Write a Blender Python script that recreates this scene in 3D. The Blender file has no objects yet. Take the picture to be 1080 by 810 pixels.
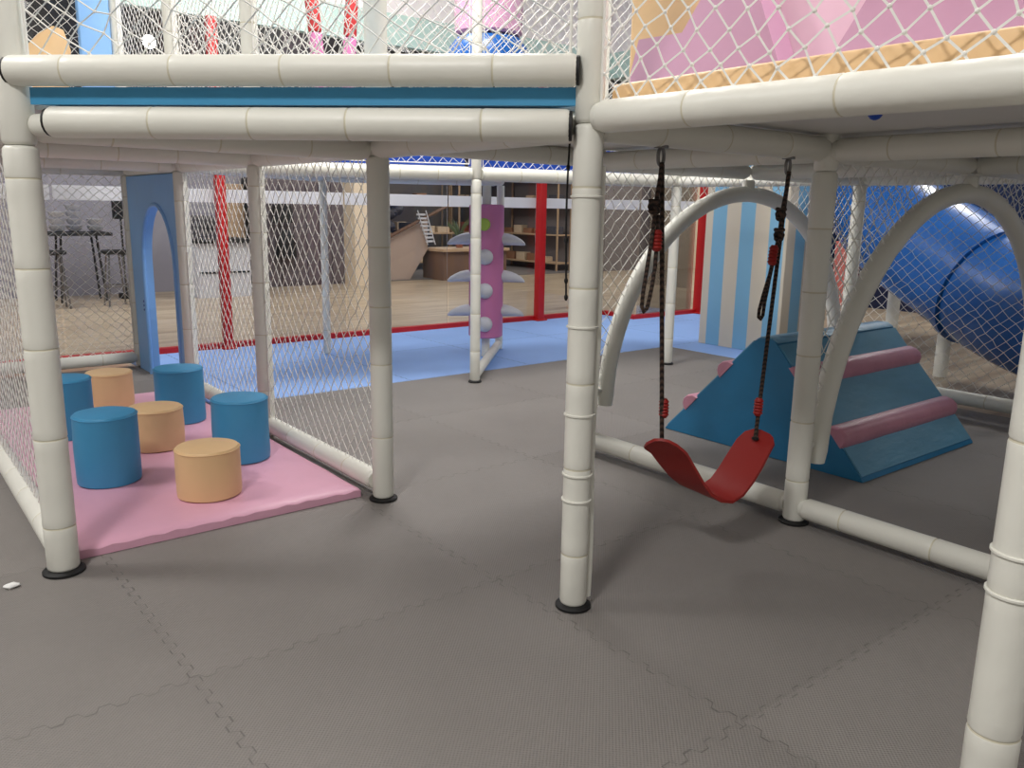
import bpy, math, random
from mathutils import Vector, Matrix, noise
random.seed(7)
sc = bpy.context.scene
C = sc.collection
PI = math.pi
U = 1.2                                   # one bay of the play frame, metres
ANG = math.radians(38.708)
ORG = Vector((-0.5492, 3.3102, 0.0))
GRID = Matrix.Translation(ORG) @ Matrix.Rotation(ANG, 4, 'Z')

def g(i, j, z=0.0):                       # bay coordinates -> metres in the frame's own axes
    return Vector((i * U, -j * U, z))

# ---------------------------------------------------------------- materials
def lin(c):
    return tuple(((v / 255) / 12.92 if v / 255 <= .04045 else ((v / 255 + .055) / 1.055) ** 2.4) for v in c) + (1.0,)

class NT:
    def __init__(s, name):
        m = bpy.data.materials.new(name); m.use_nodes = True
        s.m, s.t = m, m.node_tree
        s.b = s.t.nodes['Principled BSDF']; s.out = s.t.nodes['Material Output']
    def n(s, ty, **kw):
        d = s.t.nodes.new(ty)
        for k, v in kw.items():
            if k in d.inputs: d.inputs[k].default_value = v
            else: setattr(d, k, v)
        return d
    def l(s, a, b): s.t.links.new(a, b)
    def math(s, op, a, b=None, c=None):
        d = s.t.nodes.new('ShaderNodeMath'); d.operation = op
        for k, v in enumerate((a, b, c)):
            if v is None: continue
            if isinstance(v, (int, float)): d.inputs[k].default_value = v
            else: s.l(v, d.inputs[k])
        return d.outputs[0]
    def mix(s, f, a, b):
        d = s.t.nodes.new('ShaderNodeMix'); d.data_type = 'RGBA'
        for idx, v in ((0, f), (6, a), (7, b)):
            if isinstance(v, (int, float, tuple)): d.inputs[idx].default_value = v
            else: s.l(v, d.inputs[idx])
        return d.outputs[2]

def mat(name, col, rough=.5, var=.06, vscale=6, bump=0, bscale=40, stretch=(1, 1, 1), metal=0, spec=.5, detail=3):
    k = NT(name); c = lin(col)
    tc = k.n('ShaderNodeTexCoord'); mp = k.n('ShaderNodeMapping'); mp.inputs['Scale'].default_value = stretch
    k.l(tc.outputs['Object'], mp.inputs[0])
    nz = k.n('ShaderNodeTexNoise', Scale=vscale, Detail=detail); k.l(mp.outputs[0], nz.inputs['Vector'])
    lo = tuple(v * (1 - var) for v in c[:3]) + (1,); hi = tuple(min(1, v * (1 + var)) for v in c[:3]) + (1,)
    k.l(k.mix(nz.outputs[0], lo, hi), k.b.inputs['Base Color'])
    k.b.inputs['Roughness'].default_value = rough; k.b.inputs['Metallic'].default_value = metal
    k.b.inputs['Specular IOR Level'].default_value = spec
    if bump:
        n2 = k.n('ShaderNodeTexNoise', Scale=bscale, Detail=3); k.l(mp.outputs[0], n2.inputs['Vector'])
        bp = k.n('ShaderNodeBump', Strength=bump, Distance=.01); k.l(n2.outputs[0], bp.inputs['Height'])
        k.l(bp.outputs[0], k.b.inputs['Normal'])
    return k.m

M = {}
M['white'] = mat('white_vinyl', (230, 229, 219), .42, .05, 5, .34, 11)
M['net'] = mat('white_cord', (236, 234, 228), .7, .05, 30)
M['gray_deck'] = mat('gray_deck_laminate', (214, 213, 210), .5, .04, 4)
M['black'] = mat('black_rubber', (16, 16, 17), .6)
M['blue_seat'] = mat('blue_vinyl', (66, 150, 196), .48, .06, 7, .15, 12)
M['blue_block'] = mat('dull_blue_vinyl', (46, 128, 176), .36, .14, 6, .3, 9)
M['slope'] = mat('sheen_painted_blue_vinyl', (98, 158, 190), .34, .16, 5, .3, 9, stretch=(1, 3, 3))  # paler streaks put the satin reflection of the wedge slopes into the colour
M['orange'] = mat('peach_vinyl', (226, 190, 142), .5, .06, 7, .15, 12)
M['pink_mat'] = mat('pink_vinyl', (222, 168, 190), .42, .08, 5, .4, 7)
M['pale_pink'] = mat('pale_pink_vinyl', (252, 212, 230), .45, .05, 5, .15, 8)
M['mauve'] = mat('mauve_vinyl', (208, 158, 188), .42, .08, 5, .25, 8)
M['roller_pink'] = mat('plum_vinyl', (204, 122, 172), .45, .06, 6, .1, 10)
M['bar_pink'] = mat('dusty_pink_vinyl', (204, 142, 162), .4, .15, 8, .3, 12)
M['door_blue'] = mat('sky_blue_foam_board', (138, 188, 242), .5, .04, 5)
M['royal'] = mat('royal_blue_vinyl', (22, 74, 180), .45, .1, 6)
M['slide'] = mat('blue_moulded_plastic', (26, 92, 168), .26, .1, 3)
M['red_seat'] = mat('red_plastic', (150, 30, 24), .5, .1, 8)
M['red_post'] = mat('red_paint', (190, 22, 24), .4, .05, 8)
M['red_pad'] = mat('red_vinyl', (205, 60, 62), .45)
M['green'] = mat('lime_plastic', (168, 196, 84), .4)
M['wing'] = mat('pale_gray_foam', (204, 205, 212), .5, .05, 6)
M['steel'] = mat('galvanised_steel', (128, 126, 124), .35, .1, 20, metal=.8)
M['paper'] = mat('crumpled_white_paper', (238, 238, 236), .8)
M['mint'] = mat('mint_wall_paint', (188, 214, 204), .6, .03)
M['wall_white'] = mat('white_wall_paint', (236, 230, 228), .7, .02)
M['seam'] = mat('yellowed_seam_glue', (212, 206, 184), .5, .06, 20)
M['ceil'] = mat('white_ceiling_paint', (230, 228, 224), .8, .02)
M['lilac'] = mat('gray_lilac_laminate', (150, 148, 160), .5, .05)
M['dark'] = mat('dark_shop_front', (34, 32, 35), .4, .3, 3)
M['clad'] = mat('taupe_wall_cladding', (106, 97, 102), .4, .12, 4, stretch=(9, 9, .3))
M['cream'] = mat('cream_column_render', (232, 214, 188), .6, .03)
M['taupe'] = mat('taupe_plaster', (128, 120, 118), .6, .08)
M['shopfloor'] = mat('gray_shop_tiles', (112, 106, 104), .5, .08)
M['beigeflank'] = mat('beige_stair_panel', (186, 166, 154), .5, .05)
M['wood'] = mat('brown_wood_slats', (112, 84, 66), .5, .3, 5, stretch=(14, 14, .6))
M['palewood'] = mat('pale_wood', (186, 156, 124), .5, .2, 6, stretch=(1, 8, 8))
M['navy'] = mat('navy_glossy_panel', (18, 34, 66), .25, .2, 3)
M['plant'] = mat('plant_leaf', (84, 98, 60), .5, .3, 10)
M['clay'] = mat('terracotta', (150, 92, 66), .7)
M['monitor'] = mat('black_screen', (14, 14, 16), .2)
M['good_a'] = mat('brown_carton', (150, 108, 80), .6, .2)
M['good_b'] = mat('cream_carton', (214, 190, 160), .6, .1)
M['good_c'] = mat('slate_fabric', (78, 76, 82), .8, .3, 12)
M['good_d'] = mat('rust_carton', (150, 74, 52), .6, .2)
M['redpink'] = mat('rose_panel', (206, 116, 110), .6)

# rope: two-tone twist
def rope_mat():
    k = NT('brown_twisted_rope')
    tc = k.n('ShaderNodeTexCoord'); w = k.n('ShaderNodeTexWave', Scale=34, Distortion=0.0)
    w.wave_type = 'BANDS'; w.bands_direction = 'DIAGONAL'; k.l(tc.outputs['Object'], w.inputs['Vector'])
    k.l(k.mix(w.outputs[1], lin((20, 15, 13)), lin((78, 58, 48))), k.b.inputs['Base Color'])
    k.b.inputs['Roughness'].default_value = .8
    bp = k.n('ShaderNodeBump', Strength=.6, Distance=.004); k.l(w.outputs[1], bp.inputs['Height']); k.l(bp.outputs[0], k.b.inputs['Normal'])
    return k.m
M['rope'] = rope_mat()

def glass_mat():
    k = NT('clear_partition_glass')
    tr = k.n('ShaderNodeBsdfTransparent'); tr.inputs[0].default_value = (.95, .96, .97, 1)
    gl = k.n('ShaderNodeBsdfGlossy', Roughness=.02)
    fr = k.n('ShaderNodeFresnel', IOR=1.35)
    mx = k.n('ShaderNodeMixShader'); k.l(k.math('MULTIPLY', fr.outputs[0], .8), mx.inputs[0])
    k.l(tr.outputs[0], mx.inputs[1]); k.l(gl.outputs[0], mx.inputs[2]); k.l(mx.outputs[0], k.out.inputs[0])
    return k.m
M['glass'] = glass_mat()
def band_mat():
    k = NT('frosted_white_film')
    df = k.n('ShaderNodeBsdfDiffuse'); df.inputs[0].default_value = (.9, .9, .92, 1); tl = k.n('ShaderNodeBsdfTranslucent'); tl.inputs[0].default_value = (.95, .95, .97, 1)
    mx = k.n('ShaderNodeMixShader'); mx.inputs[0].default_value = .5; k.l(df.outputs[0], mx.inputs[1]); k.l(tl.outputs[0], mx.inputs[2]); k.l(mx.outputs[0], k.out.inputs[0])
    return k.m
M['band'] = band_mat()

def mats_floor(name, col, x0, y0, T, P=.072, amp=.011, seam=.5, rib=True, bright=.13, lw=.0012):
    """foam floor mats with jigsaw seams; x0,y0 = one seam crossing, T = mat size"""
    k = NT(name); c = lin(col)
    tc = k.n('ShaderNodeTexCoord'); sp = k.n('ShaderNodeSeparateXYZ'); k.l(tc.outputs['Object'], sp.inputs[0])
    X, Y = sp.outputs[0], sp.outputs[1]
    def near(v, v0):
        f = k.math('FRACT', k.math('ADD', k.math('DIVIDE', k.math('SUBTRACT', v, v0), T), 100.5))
        return k.math('MULTIPLY', k.math('SUBTRACT', f, .5), T)
    def tooth(v):
        s = k.math('SINE', k.math('MULTIPLY', v, 2 * PI / P))
        s = k.math('MULTIPLY', s, 2.2)
        return k.math('MULTIPLY', k.math('MAXIMUM', k.math('MINIMUM', s, 1), -1), amp)
    dx = k.math('ABSOLUTE', k.math('SUBTRACT', near(X, x0), tooth(Y)))
    dy = k.math('ABSOLUTE', k.math('SUBTRACT', near(Y, y0), tooth(X)))
    d = k.math('MINIMUM', dx, dy)
    wn = k.n('ShaderNodeTexNoise', Scale=9, Detail=2); k.l(tc.outputs['Object'], wn.inputs['Vector'])
    wd = k.math('ADD', k.math('MULTIPLY', k.math('POWER', wn.outputs[0], 3.0), .013), lw)
    line = k.math('SUBTRACT', 1, k.math('MINIMUM', k.math('DIVIDE', d, wd), 1))
    # each mat its own tone
    cx = k.math('FLOOR', k.math('DIVIDE', k.math('SUBTRACT', X, x0), T)); cy = k.math('FLOOR', k.math('DIVIDE', k.math('SUBTRACT', Y, y0), T))
    cb = k.n('ShaderNodeCombineXYZ'); k.l(cx, cb.inputs[0]); k.l(cy, cb.inputs[1])
    wh = k.n('ShaderNodeTexWhiteNoise'); wh.noise_dimensions = '3D'; k.l(cb.outputs[0], wh.inputs['Vector'])
    n1 = k.n('ShaderNodeTexNoise', Scale=2.2, Detail=5, Roughness=.6); k.l(tc.outputs['Object'], n1.inputs['Vector'])
    n2 = k.n('ShaderNodeTexNoise', Scale=40, Detail=4, Roughness=.7); k.l(tc.outputs['Object'], n2.inputs['Vector'])
    t = k.math('ADD', k.math('MULTIPLY', wh.outputs[0], .35), k.math('ADD', k.math('MULTIPLY', n1.outputs[0], .55), k.math('MULTIPLY', n2.outputs[0], .25)))
    base = k.mix(t, tuple(v * (1 - bright * 1.9) for v in c[:3]) + (1,), tuple(v * (1 + bright) for v in c[:3]) + (1,))
    # small dark scuffs
    n3 = k.n('ShaderNodeTexNoise', Scale=7, Detail=6, Roughness=.75); k.l(tc.outputs['Object'], n3.inputs['Vector'])
    sc_ = k.math('MULTIPLY', k.math('MAXIMUM', k.math('SUBTRACT', n3.outputs[0], .66), 0), 3.0)
    base = k.mix(sc_, base, tuple(v * .5 for v in c[:3]) + (1,))
    k.l(k.mix(k.math('MULTIPLY', line, seam), base, tuple(v * .22 for v in c[:3]) + (1,)), k.b.inputs['Base Color'])
    k.b.inputs['Roughness'].default_value = .62; k.b.inputs['Specular IOR Level'].default_value = .35
    h = k.math('MULTIPLY', line, -1)
    if rib:
        r1 = k.math('SINE', k.math('MULTIPLY', k.math('ADD', X, Y), 2 * PI / .011))
        r2 = k.math('SINE', k.math('MULTIPLY', k.math('SUBTRACT', X, Y), 2 * PI / .011))
        h = k.math('ADD', h, k.math('MULTIPLY', k.math('ADD', r1, r2), .14))
    h = k.math('ADD', h, k.math('MULTIPLY', n2.outputs[0], .3))
    bp = k.n('ShaderNodeBump', Strength=.5, Distance=.004); k.l(h, bp.inputs['Height']); k.l(bp.outputs[0], k.b.inputs['Normal'])
    return k.m
M['gray_floor'] = mats_floor('gray_foam_mats', (133, 128, 124), -1.062, -.906, .985)
M['blue_floor'] = mats_floor('blue_foam_mats', (148, 185, 244), .3, 3.13, 1.1, amp=.004, seam=.62, rib=False, bright=.07, lw=.005)

def marble():
    k = NT('beige_marble_planks')
    tc = k.n('ShaderNodeTexCoord'); mp = k.n('ShaderNodeMapping'); mp.inputs['Scale'].default_value = (.55, 5, 1); mp.inputs['Rotation'].default_value = (0, 0, -ANG)
    k.l(tc.outputs['Object'], mp.inputs[0])
    nz = k.n('ShaderNodeTexNoise', Scale=1.6, Detail=5, Roughness=.65); k.l(mp.outputs[0], nz.inputs['Vector'])
    br = k.n('ShaderNodeTexBrick', Scale=1.0); k.l(tc.outputs['Object'], br.inputs['Vector'])
    br.inputs['Brick Width'].default_value = 1.6; br.inputs['Row Height'].default_value = .6; br.inputs['Mortar Size'].default_value = .004
    br.inputs['Color1'].default_value = (1, 1, 1, 1); br.inputs['Color2'].default_value = (.9, .88, .86, 1); br.inputs['Mortar'].default_value = (.6, .55, .5, 1)
    rp = k.n('ShaderNodeValToRGB'); rp.color_ramp.elements[0].color = lin((148, 128, 106)); rp.color_ramp.elements[1].color = lin((200, 184, 160))
    rp.color_ramp.elements[0].position = .33; rp.color_ramp.elements[1].position = .66
    k.l(nz.outputs[0], rp.inputs[0])
    mm = k.n('ShaderNodeMix'); mm.data_type = 'RGBA'; mm.blend_type = 'MULTIPLY'; mm.inputs[0].default_value = 1
    k.l(rp.outputs[0], mm.inputs[6]); k.l(br.outputs[0], mm.inputs[7]); k.l(mm.outputs[2], k.b.inputs['Base Color'])
    k.b.inputs['Roughness'].default_value = .3
    return k.m
M['marble'] = marble()

def stripes():
    k = NT('cream_and_blue_stripes')
    tc = k.n('ShaderNodeTexCoord'); sp = k.n('ShaderNodeSeparateXYZ'); k.l(tc.outputs['Object'], sp.inputs[0])
    s = k.math('ADD', sp.outputs[0], k.math('MULTIPLY', sp.outputs[1], -1))
    f = k.math('FRACT', k.math('ADD', k.math('DIVIDE', s, .30), 20.5))
    st = k.math('GREATER_THAN', f, .5)
    k.l(k.mix(st, lin((204, 195, 178)), lin((122, 174, 206))), k.b.inputs['Base Color']); k.b.inputs['Roughness'].default_value = .6
    return k.m
M['stripe'] = stripes()

def lampmat(name, col, s):
    k = NT(name); k.b.inputs['Emission Color'].default_value = col; k.b.inputs['Emission Strength'].default_value = s
    return k.m
M['lamp'] = lampmat('lit_lamp_and_reflection', (1, .97, .92, 1), 9)  # used for the oval lamp and the reflection discs

# ---------------------------------------------------------------- mesh builder
class MB:
    def __init__(s): s.v, s.f, s.alt = [], [], []
    def add(s, vs, fs):
        o = len(s.v); s.v += [Vector(p) for p in vs]; s.f += [tuple(o + k for k in q) for q in fs]; return s
    def box(s, a, b):
        x0, y0, z0 = (min(a[k], b[k]) for k in range(3)); x1, y1, z1 = (max(a[k], b[k]) for k in range(3))
        return s.add([(x0, y0, z0), (x1, y0, z0), (x1, y1, z0), (x0, y1, z0), (x0, y0, z1), (x1, y0, z1), (x1, y1, z1), (x0, y1, z1)],
                     [(0, 3, 2, 1), (4, 5, 6, 7), (0, 1, 5, 4), (1, 2, 6, 5), (2, 3, 7, 6), (3, 0, 4, 7)])
    def rbox(s, a, b, r=.01, n=3):
        """box with rounded vertical and top edges"""
        x0, y0, z0 = (min(a[k], b[k]) for k in range(3)); x1, y1, z1 = (max(a[k], b[k]) for k in range(3))
        def loop(ins, z):
            L = []
            for cx, cy, a0 in ((x1 - r, y1 - r, 0), (x0 + r, y1 - r, 90), (x0 + r, y0 + r, 180), (x1 - r, y0 + r, 270)):
                for q in range(n + 1):
                    t = math.radians(a0 + 90 * q / n); rr = r - ins
                    L.append((cx + rr * math.cos(t), cy + rr * math.sin(t), z))
            return L
        rings = [loop(0, z0)] + [loop(r * (1 - math.cos(q * PI / 2 / n)), z1 - r + r * math.sin(q * PI / 2 / n)) for q in range(n + 1)]
        return s.loft(rings, True)
    def loft(s, rings, caps=True, closed=True):
        m = len(rings[0]); vs = [p for R in rings for p in R]; fs = []
        for k in range(len(rings) - 1):
            for q in range(m if closed else m - 1):
                w = (q + 1) % m
                fs.append((k * m + q, k * m + w, (k + 1) * m + w, (k + 1) * m + q))
        if caps:
            fs.append(tuple(reversed(range(m)))); fs.append(tuple(range((len(rings) - 1) * m, len(rings) * m)))
        return s.add(vs, fs)
    def tube(s, pts, rad, seg=12, caps=True, roll=0, flat=1.0):
        pts = [Vector(p) for p in pts]; n = len(pts)
        rad = rad if isinstance(rad, (list, tuple)) else [rad] * n
        rings = []; nrm = None
        for k in range(n):
            t = (pts[min(k + 1, n - 1)] - pts[max(k - 1, 0)]).normalized()
            if nrm is None:
                a = Vector((0, 0, 1)) if abs(t.z) < .9 else Vector((1, 0, 0))
                nrm = (a - t * a.dot(t)).normalized()
            else: nrm = (nrm - t * nrm.dot(t)).normalized()
            bn = t.cross(nrm)
            rings.append([pts[k] + (nrm * math.cos(x) + bn * math.sin(x) * flat) * rad[k] for x in (2 * PI * q / seg + roll for q in range(seg))])
        return s.loft(rings, caps)
    def lathe(s, c, prof, seg=24, ax=None):
        c = Vector(c); R = Matrix.Identity(3) if ax is None else Vector((0, 0, 1)).rotation_difference(Vector(ax)).to_matrix()
        rings = [[c + R @ Vector((r * math.cos(2 * PI * q / seg), r * math.sin(2 * PI * q / seg), z)) for q in range(seg)] for r, z in prof]
        return s.loft(rings, True)
    def foam(s, p0, p1, r, seams=None, seg=20, pitch=.27, seed=0, rnd=.012):
        """padded sleeve: round tube with stitched joints and soft ends"""
        p0, p1 = Vector(p0), Vector(p1); L = (p1 - p0).length; d = (p1 - p0) / L
        rs = random.Random(seed)
        if seams is None:
            seams = []; t = rs.uniform(.5, 1) * pitch
            while t < L - .08: seams.append(t); t += pitch * rs.uniform(.85, 1.15)
        st = [(0, r * .80), (rnd * .4, r * .93), (rnd, r)]
        for t in seams:
            st += [(t - .035, r * rs.uniform(.995, 1.01)), (t - .007, r * 1.012), (t - .0028, r * .985), (t, r * .962), (t + .0028, r * .985), (t + .007, r * 1.012), (t + .035, r * rs.uniform(.995, 1.01))]
        st += [(L - rnd, r), (L - rnd * .4, r * .93), (L, r * .80)]
        st = sorted((t, q) for t, q in st if 0 <= t <= L)
        f0 = len(s.f)
        s.tube([p0 + d * t for t, _ in st], [q for _, q in st], seg)
        for k in range(len(st) - 1):
            m_ = (st[k][0] + st[k + 1][0]) / 2
            if any(abs(m_ - t) < .002 for t in seams): s.alt += list(range(f0 + k * seg, f0 + (k + 1) * seg))
        return s
    def prism(s, pts, d):
        d = Vector(d); n = len(pts); P = [Vector(p) for p in pts]
        return s.loft([P, [p + d for p in P]], True)
    def ball(s, c, r, seg=14, rings=8, sc_=(1, 1, 1)):
        c = Vector(c)
        R = [[c + Vector((r * sc_[0] * math.sin(a) * math.cos(2 * PI * q / seg), r * sc_[1] * math.sin(a) * math.sin(2 * PI * q / seg), -r * sc_[2] * math.cos(a))) for q in range(seg)]
             for a in (.06 + (PI - .12) * k / rings for k in range(rings + 1))]
        return s.loft(R, True)
    def jit(s, a, f=3.0, fz=1.0):
        for p in s.v:
            w = noise.noise_vector(p * f); p.x += w.x * a; p.y += w.y * a; p.z += w.z * a * fz
        return s

def mesh_of(name, mb, m, base, sharp=38):
    me = bpy.data.meshes.new(name)
    me.from_pydata([tuple(p - base) for p in mb.v], [], mb.f); me.update()
    me.materials.append(m)
    if mb.alt:
        me.materials.append(M['seam'])
        for k in mb.alt: me.polygons[k].material_index = 1
    import bmesh
    bm = bmesh.new(); bm.from_mesh(me); bmesh.ops.recalc_face_normals(bm, faces=bm.faces); bm.to_mesh(me); bm.free()
    for p in me.polygons: p.use_smooth = True
    me.set_sharp_from_angle(angle=math.radians(sharp))
    return me

def props(o, label, cat, group=None, kind='thing'):
    o['kind'] = kind
    if label: o['label'] = label
    if cat: o['category'] = cat
    if group: o['group'] = group
    return o

def thing(name, label, cat, base, group=None):
    o = bpy.data.objects.new(name, None); C.objects.link(o); o.empty_display_size = .1
    o.matrix_world = GRID @ Matrix.Translation(base); o['_b'] = list(base)
    return props(o, label, cat, group)

def part(parent, name, mb, m, label=None, sharp=38):
    b = Vector(parent['_b']); me = mesh_of(name, mb, m, b, sharp)
    o = bpy.data.objects.new(name, me); C.objects.link(o); o.parent = parent; o['_b'] = list(b)
    if label: o['label'] = label
    return o

def solo(name, label, cat, mb, m, group=None, kind='thing', base=None, sharp=38):
    if base is None:
        base = Vector((sum(p.x for p in mb.v) / len(mb.v), sum(p.y for p in mb.v) / len(mb.v), min(p.z for p in mb.v)))
    o = bpy.data.objects.new(name, mesh_of(name, mb, m, base, sharp)); C.objects.link(o)
    o.matrix_world = GRID @ Matrix.Translation(base); o['_b'] = list(base)
    return props(o, label, cat, group, kind)

def struct(name, mb, m, base=Vector((0, 0, 0))):
    return solo(name, None, None, mb, m, kind='structure', base=base)

def copy_tree(o, parent=None):
    c = o.copy(); C.objects.link(c)
    if parent: c.parent = parent
    for ch in list(o.children): copy_tree(ch, c)
    return c

# ---------------------------------------------------------------- the setting
fl = MB(); fl.box(g(-4, 6, -.03), g(3.2, -1.68, 0)); fl.box(g(3.2, -.6, -.03), g(3.45, -1.68, 0)); fl.box(g(-4, -1.68, -.03), g(0, -3.05, 0))
struct('floor', fl, M['gray_floor'])
fb = MB(); fb.box(g(0, -1.68, -.03), g(3.45, -3.38, 0)); fb.box(g(3.45, -.95, -.03), g(5.3, -2.93, 0)); fb.box(g(3.45, -2.93, -.03), g(4.4, -3.38, 0))
struct('floor_blue', fb, M['blue_floor'])
struct('floor_mall', MB().box(g(-8, 8, -.08), g(16, -12, -.025)), M['marble'])

# glass partition along the mall
GJ = -3.41
def pane(k, a, b):
    a, b = Vector(a), Vector(b); d = (b - a).normalized(); nn = Vector((-d.y, d.x, 0)) * .005
    m = MB(); m.prism([a + nn, b + nn, b - nn, a - nn], (0, 0, 2.66))
    o = struct('window_%d' % k, m, M['glass'], base=a.copy())
    f = Vector((-d.y, d.x, 0)) * .007
    q = MB(); q.prism([a + f + Vector((0, 0, 1.222)), b + f + Vector((0, 0, 1.222)), b - f + Vector((0, 0, 1.222)), a - f + Vector((0, 0, 1.222))], (0, 0, .108))
    part(o, 'frosted_band', q, M['band'], 'frosted white stripe across the glass')
edges = [-3.2, -1.4, -.35, .66, 1.64, 2.60, 3.57, 4.42]
for k in range(len(edges) - 1):
    pane(k + 1, g(edges[k] + .012, GJ), g(edges[k + 1] - .006, GJ))
pane(8, g(4.43, GJ + .02), g(4.46, -2.98)); pane(9, g(4.47, -2.96), g(5.27, -2.96)); pane(10, g(5.42, -2.96), g(7.55, -2.96))
struct('wall_back_fascia', MB().box(g(-3.2, GJ - .04, 2.66), g(4.42, GJ + .04, 2.93)), M['mint'])
struct('wall_back_fascia_side', MB().box(g(4.42, -3.41, 2.66), g(7.6, -2.90, 2.93)), M['mint'])
struct('wall_back_upper', MB().box(g(-3.2, GJ - .03, 2.93), g(4.42, GJ + .03, 4.2)), M['wall_white'])
struct('wall_back_upper_side', MB().box(g(4.42, -3.40, 2.93), g(7.6, -2.91, 4.2)), M['wall_white'])
tr = MB(); tr.box(g(-3.2, GJ - .03, -.03), g(4.42, GJ + .03, .045))
struct('trim_1', tr, M['red_post']); struct('trim_2', MB().box(g(4.41, GJ + .03, -.03), g(4.48, -2.99, .045)), M['red_post'])
struct('trim_3', MB().box(g(4.41, -2.99, -.03), g(7.58, -2.93, .045)), M['red_post'])
struct('ceiling', MB().box(g(-8, 8, 4.2), g(16, -12, 4.3)), M['ceil'])

def red_post(i, j, lab, w=.075, h=2.66):
    b = g(i, j); r = thing('glazing_post', lab, 'post', b, 'red posts of the glass partition')
    m = MB(); m.rbox(b + Vector((-w / 2, -w / 2, .012)), b + Vector((w / 2, w / 2, h)), .006); part(r, 'shaft', m, M['red_post'])
    part(r, 'foot_plate', MB().rbox(b + Vector((-w * .8, -w * .8, .002)), b + Vector((w * .8, w * .8, .014)), .003), M['red_post'])
red_post(.68, GJ + .05, 'slim red square post behind the left net, right of the blue arched doorway')
red_post(3.585, GJ + .05, 'red square post standing just right of the plum roller with wings', .085)
red_post(5.36, -2.92, 'red square post beside the striped blue and cream booth', .12)

# mall side: opposite shops (wall line at j = -7.8)
J8 = -7.8
struct('wall_shop_left', MB().box(g(-4, J8 - .1, -.03), g(2.62, J8, 2.3)), M['lilac'])
struct('wall_shop_upper', MB().box(g(-4, J8 - .3, 2.3), g(14, J8 + .05, 4.2)), M['dark'])
cl = MB(); cl.box(g(2.62, J8 - .1, -.03), g(3.86, J8 + .04, 2.3))
for k in range(7): x = 2.62 + k * .177; cl.box(g(x + .008, J8 + .04, .02), g(x + .169, J8 + .055, 2.28))
struct('wall_shop_cladding', cl, M['clad'])
struct('pillar_1', MB().rbox(g(3.87, J8 + .35, -.03), g(4.28, J8 - .1, 2.3), .01), M['cream'])
struct('pillar_2', MB().rbox(g(9.95, J8 + .30, -.03), g(10.75, J8 - .1, 2.3), .01), M['cream'])
struct('pillar_3', MB().rbox(g(10.80, J8 + .2, -.03), g(12.6, J8 - .1, 2.3), .01), M['cream'])
struct('wall_shop_middle', MB().box(g(8.35, J8 - .12, -.03), g(9.95, J8, 2.3)), M['taupe'])
struct('wall_shop_deep', MB().box(g(4.2, -10.6, -.03), g(9, -10.5, 2.3)), M['taupe'])
struct('wall_shop_side', MB().box(g(8.35, J8 - .1, -.03), g(8.45, -10.6, 2.3)), M['taupe'])
struct('floor_shop', MB().box(g(4.28, J8, -.03), g(8.4, -10.5, -.012)), M['shopfloor'])
struct('ceiling_shop', MB().box(g(4.2, J8 - .1, 2.3), g(9, -10.6, 2.36)), M['dark'])

def oval_lamp():
    b = Vector((1.52 * U, -(J8 + .055) * U, 3.31)); r = thing('wall_lamp', 'small lit oval lamp on the dark shop front at the top left', 'lamp', b)
    part(r, 'housing', MB().lathe(b, [(.05, -.002), (.10, .0), (.10, .03), (.09, .05)], 20, (0, -1, 0)), M['steel'])
    part(r, 'lens', MB().lathe(b + Vector((0, -.05, 0)), [(.088, 0), (.08, .012), (.03, .022)], 20, (0, -1, 0)), M['lamp'])
oval_lamp()
# --- left shop furniture
def monitor():
    b = g(1.03, J8 + .5); r = thing('display_monitor', 'black square screen on a thin stand beyond the glass, left of the blue doorway', 'screen', b)
    part(r, 'screen', MB().rbox(g(.90, J8 + .52, 1.0), g(1.20, J8 + .48, 1.29), .006), M['monitor'])
    m = MB(); m.tube([g(.98, J8 + .5, .03), g(.98, J8 + .5, 1.02)], .012, 8); m.tube([g(1.14, J8 + .5, .03), g(1.14, J8 + .5, 1.02)], .012, 8); m.tube([g(.98, J8 + .5, .55), g(1.14, J8 + .5, .55)], .012, 8)
    part(r, 'stand', m, M['black']); part(r, 'base', MB().rbox(g(.92, J8 + .6, -.025), g(1.2, J8 + .4, .035), .01), M['black'])
monitor()
def bar_table():
    b = g(.52, J8 + .55); r = thing('bar_table', 'black high bar table stacked with pale bowls beyond the left net', 'table', b)
    part(r, 'table_top', MB().rbox(g(.22, J8 + .8, .80), g(.82, J8 + .3, .84), .008), M['black'])
    for sx in (-.2, .2):
        for sy in (-.14, .14):
            part(r, 'leg', MB().tube([b + Vector((sx * 1.3, sy * 1.3, -.024)), b + Vector((sx, sy, .80))], .014, 8), M['black'])
    k = 0
    for x, y, n in ((.34, .62, 3), (.52, .5, 4), (.70, .6, 2)):
        for q in range(n):
            z = .842 + q * .085
            solo('bowl', 'pale bowl in a stack on the black bar table', 'bowl', MB().lathe(g(x, J8 + y, z), [(.04, 0), (.075, .02), (.098, .075), (.092, .075), (.06, .03), (.02, .022)], 16), M['wing'], 'bowls stacked on the bar table')
bar_table()
def stool(i, j, lab):
    b = g(i, j); r = thing('bar_stool', lab, 'stool', b, 'bar stools in the shop beyond the net')
    part(r, 'seat', MB().lathe(b + Vector((0, 0, .60)), [(.12, 0), (.15, .01), (.15, .04), (.13, .05)], 16), M['black'])
    for q in range(4):
        a = PI / 4 + q * PI / 2; part(r, 'leg', MB().tube([b + Vector((.17 * math.cos(a), .17 * math.sin(a), -.024)), b + Vector((.10 * math.cos(a), .10 * math.sin(a), .605))], .011, 8), M['steel'])
    part(r, 'foot_ring', MB().tube([b + Vector((.15 * math.cos(x), .15 * math.sin(x), .22)) for x in (2 * PI * q / 16 for q in range(17))], .008, 6), M['steel'])
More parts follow.
